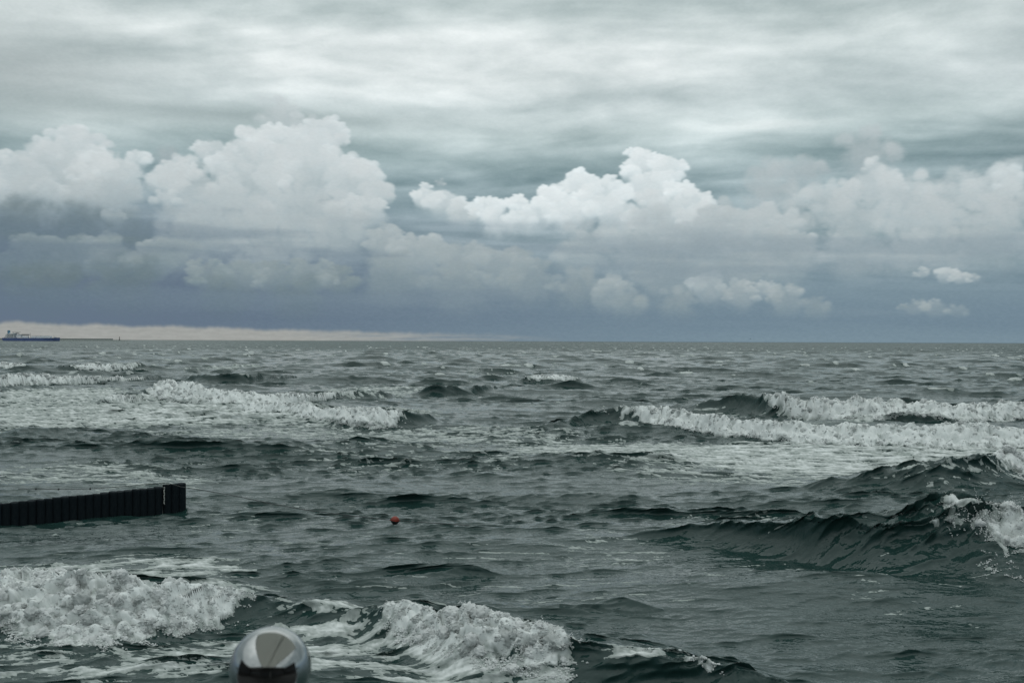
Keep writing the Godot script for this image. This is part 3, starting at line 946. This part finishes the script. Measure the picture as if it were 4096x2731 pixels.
var breakers := 0
var n_froth := 0
func build_breakers() -> void:
	billow_mesh = blob_mesh(4, 28, 0.42, 1.5)
	froth_mesh = blob_mesh(7, 12, 0.4, 1.1)
	drop_mesh = blob_mesh(6, 8, 0.2, 0.9)
	froth_material = StandardMaterial3D.new()
	froth_material.resource_name = "froth"
	froth_material.albedo_color = Color.WHITE
	froth_material.vertex_color_use_as_albedo = true
	froth_material.roughness = 1.0
	froth_material.metallic_specular = 0.1
	froth_material.backlight_enabled = true
	froth_material.backlight = Color(0.7, 0.7, 0.7)
	breaker(0, -999, 999, "small white breaker beyond the twin breakers off the groyne, close under the blue tanker", 1.0, 0.4)
	breaker(1, -999, 999, "short white breaker out beyond the groyne with a dark swell ahead of it", 1.0, 0.4)
	breaker(2, -999, 999, "long low white breaker far beyond the groyne, below the blue tanker", 1.0, 0.4)
	breaker(4, -999, 999, "peaked white breaker trailing a long foam line out beyond the groyne tip", 1.0, 0.6)
	breaker(5, -999, 999, "tiny white breaker beside the peaked breaker beyond the groyne", 1.0, 0.4)
	breaker(6, -999, 999, "white breaker with a dark smooth shoulder, out past the groyne tip", 1.0, 0.6)
	breaker(7, -999, 999, "lone short white crest far out on open dark water", 1.0, 0.3)
	breaker(9, -999, 999, "tall straight white breaker with a dark unbroken shoulder, farther out than the long slanting one", 1.0, 0.7)
	breaker(10, -999, 999, "long slanting white breaker starting at a dark peak with a torn crest", 1.0, 0.7)
	breaker(11, -999, 999, "white crest of the dark foam flecked wave behind the plunging wave", 1.0, 0.8)
	breaker(12, -999, 999, "white splash on the lip of the big dark plunging wave", 1.7, 7.0)
	breaker(13, -999, -6.4, "thick rolling white surf inshore of the wooden groyne", 1.15, 1.2)
	breaker(14, -3.6, 1.7, "churning white surf spilling down a dark wave front beside the chrome ball", 1.15, 2.4)
	breaker(14, 3.3, 5.0, "small white curl on the smooth dark wave beside the churning surf", 1.1, 1.6)
# ---------------------------------------------------------------- things
func mat(called: String, c: Color, rough: float, metal := 0.0, spec := 0.5) -> StandardMaterial3D:
	var m := StandardMaterial3D.new()
	m.resource_name = called
	m.albedo_color = c.linear_to_srgb()
	m.roughness = rough
	m.metallic = metal
	m.metallic_specular = spec
	return m

func noise_texture(seed_: int, freq: float, lo: Color, hi: Color, octaves := 4) -> NoiseTexture2D:
	var n := FastNoiseLite.new()
	n.seed = seed_; n.frequency = freq; n.fractal_octaves = octaves
	var t := NoiseTexture2D.new()
	t.width = 256; t.height = 256; t.seamless = true; t.noise = n
	var g := Gradient.new()
	g.set_color(0, lo.linear_to_srgb()); g.set_color(1, hi.linear_to_srgb())
	t.color_ramp = g
	return t

func thing(called: String, label: String, category: String, at: Vector3, group := "") -> Node3D:
	var o := Node3D.new()
	o.name = called
	add_child(o, true)
	o.position = at
	o.set_meta("label", label)
	o.set_meta("category", category)
	if group != "":
		o.set_meta("group", group)
	return o

func part(called: String, mesh: Mesh, m: Material, parent: Node3D, at := Vector3.ZERO, turn := Vector3.ZERO) -> MeshInstance3D:
	var o := MeshInstance3D.new()
	o.name = called
	o.mesh = mesh
	o.material_override = m
	o.position = at
	o.rotation = turn
	parent.add_child(o, true)
	return o

func quad(st: SurfaceTool, a: Vector3, b: Vector3, c: Vector3, d: Vector3) -> void:
	for v in [a, b, c, a, c, d]:
		st.add_vertex(v)

# a loft through rings of points, closed at both ends
func loft(rings: Array, smooth := true) -> ArrayMesh:
	var st := SurfaceTool.new()
	st.begin(Mesh.PRIMITIVE_TRIANGLES)
	st.set_smooth_group(0 if smooth else -1)
	var n: int = rings[0].size()
	for j in rings.size() - 1:
		for i in n:
			var k := (i + 1) % n
			quad(st, rings[j][i], rings[j][k], rings[j + 1][k], rings[j + 1][i])
	st.set_smooth_group(-1)
	for e in [0, rings.size() - 1]:
		var mid := Vector3.ZERO
		for v in rings[e]:
			mid += v / n
		for i in n:
			var k := (i + 1) % n
			if e == 0:
				st.add_vertex(mid); st.add_vertex(rings[e][k]); st.add_vertex(rings[e][i])
			else:
				st.add_vertex(mid); st.add_vertex(rings[e][i]); st.add_vertex(rings[e][k])
	st.generate_normals()
	return st.commit()

func tube(path: PackedVector3Array, r: float, sides := 6) -> ArrayMesh:
	var rings := []
	for i in path.size():
		var dir := (path[mini(i + 1, path.size() - 1)] - path[maxi(i - 1, 0)]).normalized()
		var side := dir.cross(Vector3.UP if absf(dir.y) < 0.95 else Vector3.RIGHT).normalized()
		var up := side.cross(dir)
		var ring := []
		for k in sides:
			var a := TAU * k / sides
			ring.append(path[i] + (side * cos(a) + up * sin(a)) * r)
		rings.append(ring)
	return loft(rings)

func box(x: float, y: float, z: float) -> BoxMesh:
	var b := BoxMesh.new()
	b.size = Vector3(x, y, z)
	return b

func cylinder(r0: float, r1: float, h: float, sides := 16) -> CylinderMesh:
	var c := CylinderMesh.new()
	c.bottom_radius = r0; c.top_radius = r1; c.height = h; c.radial_segments = sides; c.rings = 1
	return c

func build_groyne() -> void:
	var rng := RandomNumberGenerator.new()
	rng.seed = 9
	var end := Vector3(-14.28, 0, -45.9)
	var along := Vector3(-0.813, 0, 0.583)
	var g := thing("groyne", "dark tarred timber groyne of close set piles running out into the sea", "groyne", end)
	var tar := mat("tarred_wood", Color(1, 1, 1), 0.8, 0.0, 0.25)
	tar.albedo_texture = noise_texture(3, 0.03, Color(0.004, 0.008, 0.011), Color(0.014, 0.020, 0.023))
	tar.uv1_triplanar = true
	tar.uv1_scale = Vector3(2.0, 0.35, 2.0)
	var shapes := []
	for v in 4:
		var rings := []
		for j in 7:
			var y: float = [-2.4, -1.0, 0.0, 0.5, 0.88, 0.985, 1.0][j]
			var ring := []
			for k in 12:
				var a := TAU * k / 12
				var r: float = 0.188 * [1.03, 1.0, 1.0, 1.0, 1.0, 0.99, 0.95][j] * (1.0 + rng.randf_range(-0.035, 0.035))
				ring.append(Vector3(cos(a) * r, y + (0.012 * cos(a + v) if j > 3 else 0.0), -sin(a) * r))
			rings.append(ring)
		shapes.append(loft(rings))
	var s := 0.0
	for i in 31:
		s += 0.315 if i > 0 else 0.16
		if i == 3:
			s += 0.075
		var top := lerpf(0.99, 0.80, s / 7.4) + rng.randf_range(-0.016, 0.016) + (0.07 if i < 3 else 0.0)
		part("pile", shapes[i % 4], tar, g, along * s + Vector3(rng.randf_range(-0.015, 0.015), top - 1.0, rng.randf_range(-0.02, 0.02)), Vector3(rng.randf_range(-0.012, 0.012), rng.randf() * TAU, rng.randf_range(-0.012, 0.012)))
	# a pale rope hanging in the gap between the piles
	var pale := mat("pale_rope", Color(0.42, 0.42, 0.39), 0.9)
	var at := end + along * 1.0 + Vector3(0.14, 0, 0.16)
	var h := thing("hanging_rope", "short pale knotted rope hanging in the gap near the groyne end", "rope", at)
	var path := PackedVector3Array()
	for i in 13:
		path.append(Vector3(0.012 * sin(i * 1.7), 0.98 - 0.062 * i, 0.01 * cos(i * 2.1)))
	part("strand", tube(path, 0.018), pale, h)
	for i in 7:
		var knot := SphereMesh.new()
		knot.radius = 0.032; knot.height = 0.05; knot.radial_segments = 8; knot.rings = 4
		part("knot", knot, pale, h, Vector3(0.0, 0.95 - 0.11 * i, 0.0))
	# line of the bathing area: over the groyne, out to the buoy and on
	var cord := mat("wet_cord", Color(0.045, 0.05, 0.05), 0.7)
	var r := thing("marker_rope", "long thin dark rope stretched over the groyne and through the red buoy", "rope", Vector3.ZERO)
	pick_active(41.1)
	var water := sea_at(-4.62, 41.1, 0.07)
	var buoy_at := Vector3(water.x, water.y + 0.125, -water.z)
	var pts := [Vector3(-24.0, 0.12, -50.6), Vector3(-19.5, 0.50, -47.9), Vector3(-15.2, 1.10, -45.4), Vector3(-14.3, 0.98, -45.3), Vector3(-12.1, 0.80, -44.4), Vector3(-8.6, 0.46, -42.7), buoy_at + Vector3(0, 0.03, 0), Vector3(-1.3, 0.12, -40.7), Vector3(1.5, -0.25, -39.7)]
	var curve := Curve3D.new()
	for i in pts.size():
		var t: Vector3 = (pts[mini(i + 1, pts.size() - 1)] - pts[maxi(i - 1, 0)]) / 6.0
		curve.add_point(pts[i], -t, t)
	part("strand", tube(curve.tessellate_even_length(4, 0.4), 0.015), cord, r)
	for q in [0.06, 0.12, 0.2]:
		var fl := SphereMesh.new()
		fl.radius = 0.05; fl.height = 0.1; fl.radial_segments = 8; fl.rings = 5
		part("float", fl, cord, r, curve.sample_baked(curve.get_baked_length() * q))

func build_buoy() -> void:
	var b := thing("buoy", "round red orange buoy floating on the rope past the groyne", "buoy", Vector3.ZERO)
	pick_active(41.1)
	var water := sea_at(-4.62, 41.1, 0.07)
	b.position = Vector3(water.x, water.y + 0.125, -water.z)
	b.rotation = Vector3(0.1, 0.3, -0.14)
	var red := mat("red_plastic", Color(0.30, 0.032, 0.012), 0.5)
	red.albedo_texture = noise_texture(12, 0.02, Color(0.5, 0.5, 0.5), Color(1.0, 1.0, 1.0))
	red.uv1_triplanar = true
	red.uv1_scale = Vector3(3, 3, 3)
	var weed := mat("weed_coated", Color(0.012, 0.013, 0.014), 0.6)
	var rings_top := []
	var rings_low := []
	for j in 9:
		var a := PI / 2.0 * j / 8.0
		var ring := []
		var low := []
		for k in 20:
			var t := TAU * k / 20
			ring.append(Vector3(cos(t) * cos(a) * 0.165 + 0.0001, sin(a) * 0.165 + 0.03, -sin(t) * cos(a) * 0.165))
			low.append(Vector3(cos(t) * sin(a) * 0.163 + 0.0001, -cos(a) * 0.163 + 0.03, -sin(t) * sin(a) * 0.163))
		rings_top.append(ring)
		rings_low.append(low)
	part("float_top", loft(rings_top), red, b)
	part("float_underside", loft(rings_low), weed, b)
	var seam := TorusMesh.new()
	seam.inner_radius = 0.158; seam.outer_radius = 0.172; seam.rings = 24; seam.ring_segments = 8
	part("seam", seam, red, b, Vector3(0, 0.03, 0))
	for s in [-1, 1]:
		var eye := TorusMesh.new()
		eye.inner_radius = 0.018; eye.outer_radius = 0.034; eye.rings = 12; eye.ring_segments = 6
		part("eyelet", eye, red, b, Vector3(0.185 * s, 0.03, 0), Vector3(PI / 2, 0, 0))

func build_ship() -> void:
	var o := thing("cargo_ship", "long blue hulled tanker with white deck houses on the horizon", "ship", Vector3(-2475, 0, -5400))
	var blue := mat("blue_hull_paint", Color(0.11, 0.16, 0.34), 0.6)
	blue.albedo_texture = noise_texture(8, 0.01, Color(0.75, 0.75, 0.75), Color(1, 1, 1))
	blue.uv1_triplanar = true
	blue.uv1_scale = Vector3(0.02, 0.05, 0.02)
	var white := mat("white_paint", Color(0.82, 0.83, 0.83), 0.6)
	var cream := mat("cream_paint", Color(0.55, 0.55, 0.53), 0.6)
	var dark := mat("dark_glass", Color(0.03, 0.035, 0.04), 0.3)
	var grey := mat("grey_pipes", Color(0.17, 0.18, 0.19), 0.7)
	var teal := mat("funnel_paint", Color(0.09, 0.21, 0.30), 0.5)
	var rings := []
	# hull sections from the stern (-x) to the bow
	for q in [[-146.0, 6.0, 12.0, 9.0], [-138.0, 1.0, 17.0, 17.0], [-115.0, -3.0, 22.0, 22.0], [60.0, -3.0, 22.5, 22.0], [105.0, -3.0, 20.0, 17.0], [128.0, -3.0, 13.0, 7.0], [141.0, -3.0, 5.0, 1.0], [147.0, 6.0, 0.6, 0.3]]:
		var x: float = q[0]
		var top := 16.0 + 2.4 * smoothstep(90.0, 140.0, x)
		rings.append([Vector3(x, q[1], q[3]), Vector3(x, q[1], -q[3]), Vector3(x, top, -q[2]), Vector3(x, top, q[2])])
	part("hull", loft(rings, false), blue, o)
	part("deck_rail", box(262, 1.0, 0.6), cream, o, Vector3(-2, 16.6, 21.5))
	var house := part("deck_house", box(38, 22, 34), white, o, Vector3(-101, 27, 0))
	for k in 5:
		part("window_row", box(34, 1.5, 0.8), dark, house, Vector3(0, -7.5 + 3.9 * k, 17.0))
	var bridge := part("bridge", box(14, 4.5, 44), white, o, Vector3(-80, 39.5, 0))
	part("window_row", box(14.6, 1.8, 42), dark, bridge, Vector3(0, 0.4, 0.0))
	part("bridge_roof", box(28, 1.4, 40), grey, o, Vector3(-78, 45.8, 0))
	for s in [-1, 1]:
		part("bridge_post", box(1.2, 5.0, 1.2), grey, o, Vector3(-78 + 9 * s, 43.0, 12))
	var funnel_rings := []
	for q in [[16.0, 1.0], [30.0, 1.0], [52.0, 0.96], [55.5, 0.8]]:
		var ring := []
		for k in 12:
			var a := TAU * k / 12
			ring.append(Vector3(-115.0 + cos(a) * 6.6 * q[1] - (1.5 if q[0] > 50.0 else 0.0), q[0], -sin(a) * 9.0 * q[1]))
		funnel_rings.append(ring)
	var funnel := part("funnel", loft(funnel_rings), teal, o)
	part("funnel_band", cylinder(7.6, 7.6, 3.2), white, funnel, Vector3(-115, 40, 0))
	part("stern_ramp", box(16, 1.2, 3.0), cream, o, Vector3(-133, 21.0, 8), Vector3(0, 0, 0.75))
	part("stern_house", box(8, 17, 12), cream, o, Vector3(-124, 24.5, 6))
	var cargo := part("machinery_house", box(23, 13, 24), white, o, Vector3(-62, 26.0, 0))
	part("vent_hood", box(9, 2.4, 10), dark, cargo, Vector3(2, 7.6, 4))
	part("pipe_rack", box(39, 5.0, 8), grey, o, Vector3(-28, 33.0, 6))
	for k in 6:
		part("rack_post", box(1.3, 14.5, 1.3), grey, o, Vector3(-44 + 6.6 * k, 23.2, 9))
	part("manifold_house", box(28, 9.0, 16), white, o, Vector3(-28, 20.5, 4))
	part("tank_trunk", box(22, 9.0, 28), white, o, Vector3(16, 20.5, 0))
	part("tank_trunk", box(66, 10.0, 30), white, o, Vector3(68, 21.0, 0))
	part("deck_pipe", box(92, 0.9, 2.0), grey, o, Vector3(50, 26.6, 8))
	part("crane_mast", cylinder(0.9, 0.6, 26.0, 8), grey, o, Vector3(-5, 30, 0), Vector3(0, 0, 0.12))
	part("foremast", cylinder(0.9, 0.5, 13.0, 8), grey, o, Vector3(116, 24, 0))
	part("windlass_house", box(9, 3.5, 10), cream, o, Vector3(122, 19.5, 0))

func build_breakwater() -> void:
	var n := FastNoiseLite.new()
	n.seed = 6; n.frequency = 0.09; n.fractal_octaves = 3
	var stone := mat("wet_rock", Color(1, 1, 1), 0.9)
	stone.albedo_texture = noise_texture(30, 0.03, Color(0.12, 0.14, 0.135), Color(0.28, 0.30, 0.285))
	stone.uv1_triplanar = true
	stone.uv1_scale = Vector3(0.05, 0.05, 0.05)
	var pale := mat("concrete", Color(0.27, 0.29, 0.28), 0.85)
	var o := thing("breakwater", "low grey rock breakwater behind the tanker on the horizon", "breakwater", Vector3(-2610, 0, -5900))
	var rings := []
	var x := -700.0
	while x <= 470.0:
		var end := smoothstep(470.0, 405.0, x)
		var ring := []
		for k in 12:
			var u := k / 11.0
			var z := lerpf(34.0, -34.0, u)
			var y := minf(9.5, (34.0 - absf(z)) * 0.42) * (0.15 + 0.85 * end) - 2.0
			ring.append(Vector3(x, y + 1.5 * n.get_noise_2d(x, z * 2.0), z * (0.35 + 0.65 * end)))
		rings.append(ring)
		x += 9.0
	part("rock_mound", loft(rings, false), stone, o)
	part("parapet", box(1060, 8.0, 5.0), pale, o, Vector3(-165, 11.0, 2))
	var b := thing("beacon", "small dark light beacon standing on the breakwater end", "beacon", Vector3(-2610 + 405, 8.0, -5890))
	var dark := mat("beacon_paint", Color(0.05, 0.045, 0.045), 0.6)
	part("base", cylinder(4.0, 3.4, 3.0), dark, b, Vector3(0, 1.0, 0))
	part("tower", cylinder(1.9, 1.3, 13.0), dark, b, Vector3(0, 8.5, 0))
	part("gallery", cylinder(2.4, 2.4, 0.8), dark, b, Vector3(0, 15.2, 0))
	part("lantern", cylinder(1.2, 1.0, 2.6), dark, b, Vector3(0, 16.8, 0))

func build_bird() -> void:
	var o := thing("bird", "small dark seabird flying low over the horizon", "bird", Vector3(100.0, 8.75, -440.0))
	o.rotation = Vector3(0.0, 0.35, 0.12)
	var feather := mat("dark_feather", Color(0.012, 0.016, 0.02), 0.8)
	var rings := []
	for q in [[-0.27, 0.012, 0.0], [-0.2, 0.03, 0.0], [-0.08, 0.07, 0.0], [0.06, 0.075, 0.0], [0.16, 0.05, 0.012], [0.21, 0.042, 0.02], [0.25, 0.03, 0.018], [0.30, 0.006, 0.01]]:
		var ring := []
		for k in 10:
			var a := TAU * k / 10
			ring.append(Vector3(sin(a) * q[1] * 0.9, cos(a) * q[1] + q[2], -q[0]))
		rings.append(ring)
	part("body", loft(rings), feather, o)
	for s in [-1.0, 1.0]:
		var wing := []
		for q in [[0.03, 0.02, 0.11, -0.12], [0.2, 0.10, 0.10, -0.10], [0.36, 0.12, 0.05, -0.12], [0.55, -0.03 - 0.05 * s, -0.03, -0.14], [0.66, -0.12 - 0.06 * s, -0.12, -0.16]]:
			var x: float = q[0] * s
			wing.append([Vector3(x, q[1] + 0.012, -q[2]), Vector3(x, q[1] + 0.014, -lerpf(q[2], q[3], 0.4)), Vector3(x, q[1], -q[3]), Vector3(x, q[1] - 0.006, -lerpf(q[2], q[3], 0.4))])
		part("wing", loft(wing, false), feather, o)
	part("tail", box(0.1, 0.012, 0.12), feather, o, Vector3(0, 0, 0.3))

func build_pier() -> void:
	# where the photographer stands: deck, railing with chrome ball caps, an awning overhead and a kiosk behind
	var wood := mat("weathered_planks", Color(1, 1, 1), 0.75)
	wood.albedo_texture = noise_texture(40, 0.02, Color(0.014, 0.014, 0.014), Color(0.034, 0.034, 0.033))
	wood.uv1_triplanar = true
	wood.uv1_scale = Vector3(0.6, 2.0, 4.0)
	var chrome := mat("polished_steel", Color(0.53, 0.53, 0.525), 0.09, 1.0)
	var deck := Node3D.new()
	deck.name = "pier_deck"
	deck.set_meta("kind", "structure")
	deck.set_meta("label", "dark plank deck of the pier behind the railing")
	deck.set_meta("category", "pier")
	add_child(deck)
	for i in 62:
		part("plank", box(17.0, 0.05, 0.144), wood, deck, Vector3(0.5, 5.68, -1.28 + 0.15 * i))
	for x in [-7.0, -2.0, 3.0, 8.0]:
		part("beam", box(0.22, 0.3, 9.4), wood, deck, Vector3(x, 5.5, 3.3))
		for z in [-0.9, 7.5]:
			part("pile", cylinder(0.2, 0.18, 8.0), wood, deck, Vector3(x, 1.35, z))
	var r := thing("railing", "stainless railing with polished chrome ball caps on its posts", "railing", Vector3(-0.275, 5.7, -1.2))
	var ball := SphereMesh.new()
	ball.radius = 0.046; ball.height = 0.092; ball.radial_segments = 96; ball.rings = 48
	for k in [-1, 0, 1, 2]:
		var x: float = 1.9 * k
		var post := part("post", cylinder(0.024, 0.024, 1.16, 24), chrome, r, Vector3(x, 0.58, 0))
		part("foot", cylinder(0.06, 0.05, 0.02, 24), chrome, post, Vector3(0, -0.565, 0))
		part("collar", cylinder(0.03, 0.018, 0.03, 24), chrome, post, Vector3(0, 0.594, 0))
		part("ball_cap", ball, chrome, post, Vector3(0, 0.646, 0))
	for y in [0.3, 0.65, 1.0]:
		part("rail", cylinder(0.017, 0.017, 5.7, 16), chrome, r, Vector3(0.95, y, 0), Vector3(0, 0, PI / 2))
	var cloth := mat("awning_cloth", Color(0.88, 0.88, 0.86), 0.9)
	cloth.backlight_enabled = true
	cloth.backlight = Color(1.0, 1.0, 0.98)
	var frame := mat("dark_frame", Color(0.03, 0.028, 0.028), 0.5)
	var a := thing("awning", "pale cloth awning stretched on a dark cantilever frame over the pier", "awning", Vector3(-1.3, 5.7, -3.4))
	part("canopy", box(5.0, 0.006, 9.6), cloth, a, Vector3(1.9, 3.75, 4.9), Vector3(-0.03, 0, 0))
	for s in [-0.55, 1.9, 4.35]:
		part("arm", box(0.07, 0.1, 9.6), frame, a, Vector3(s, 3.84, 4.9), Vector3(-0.03, 0, 0))
		part("post", box(0.09, 3.9, 0.09), frame, a, Vector3(s, 1.95, 8.6))
	var dark := mat("dark_cladding", Color(0.022, 0.02, 0.019), 0.7)
	var k := thing("kiosk", "dark timber clad kiosk with a pale door frame on the pier", "kiosk", Vector3(0.5, 5.7, 5.6))
	for i in 14:
		part("board", box(15.0, 0.225, 0.1), dark, k, Vector3(0, 0.12 + 0.235 * i, 0))
	part("roof", box(15.4, 0.15, 2.6), dark, k, Vector3(0, 3.42, 1.0))
	for s in [-7.45, 7.45]:
		for i in 14:
			part("board", box(0.1, 0.225, 6.4), dark, k, Vector3(s, 0.12 + 0.235 * i, -3.26))
	part("door_frame", box(0.16, 2.1, 0.06), mat("pale_paint", Color(0.45, 0.44, 0.42), 0.6), k, Vector3(0.7, 1.05, -0.09))
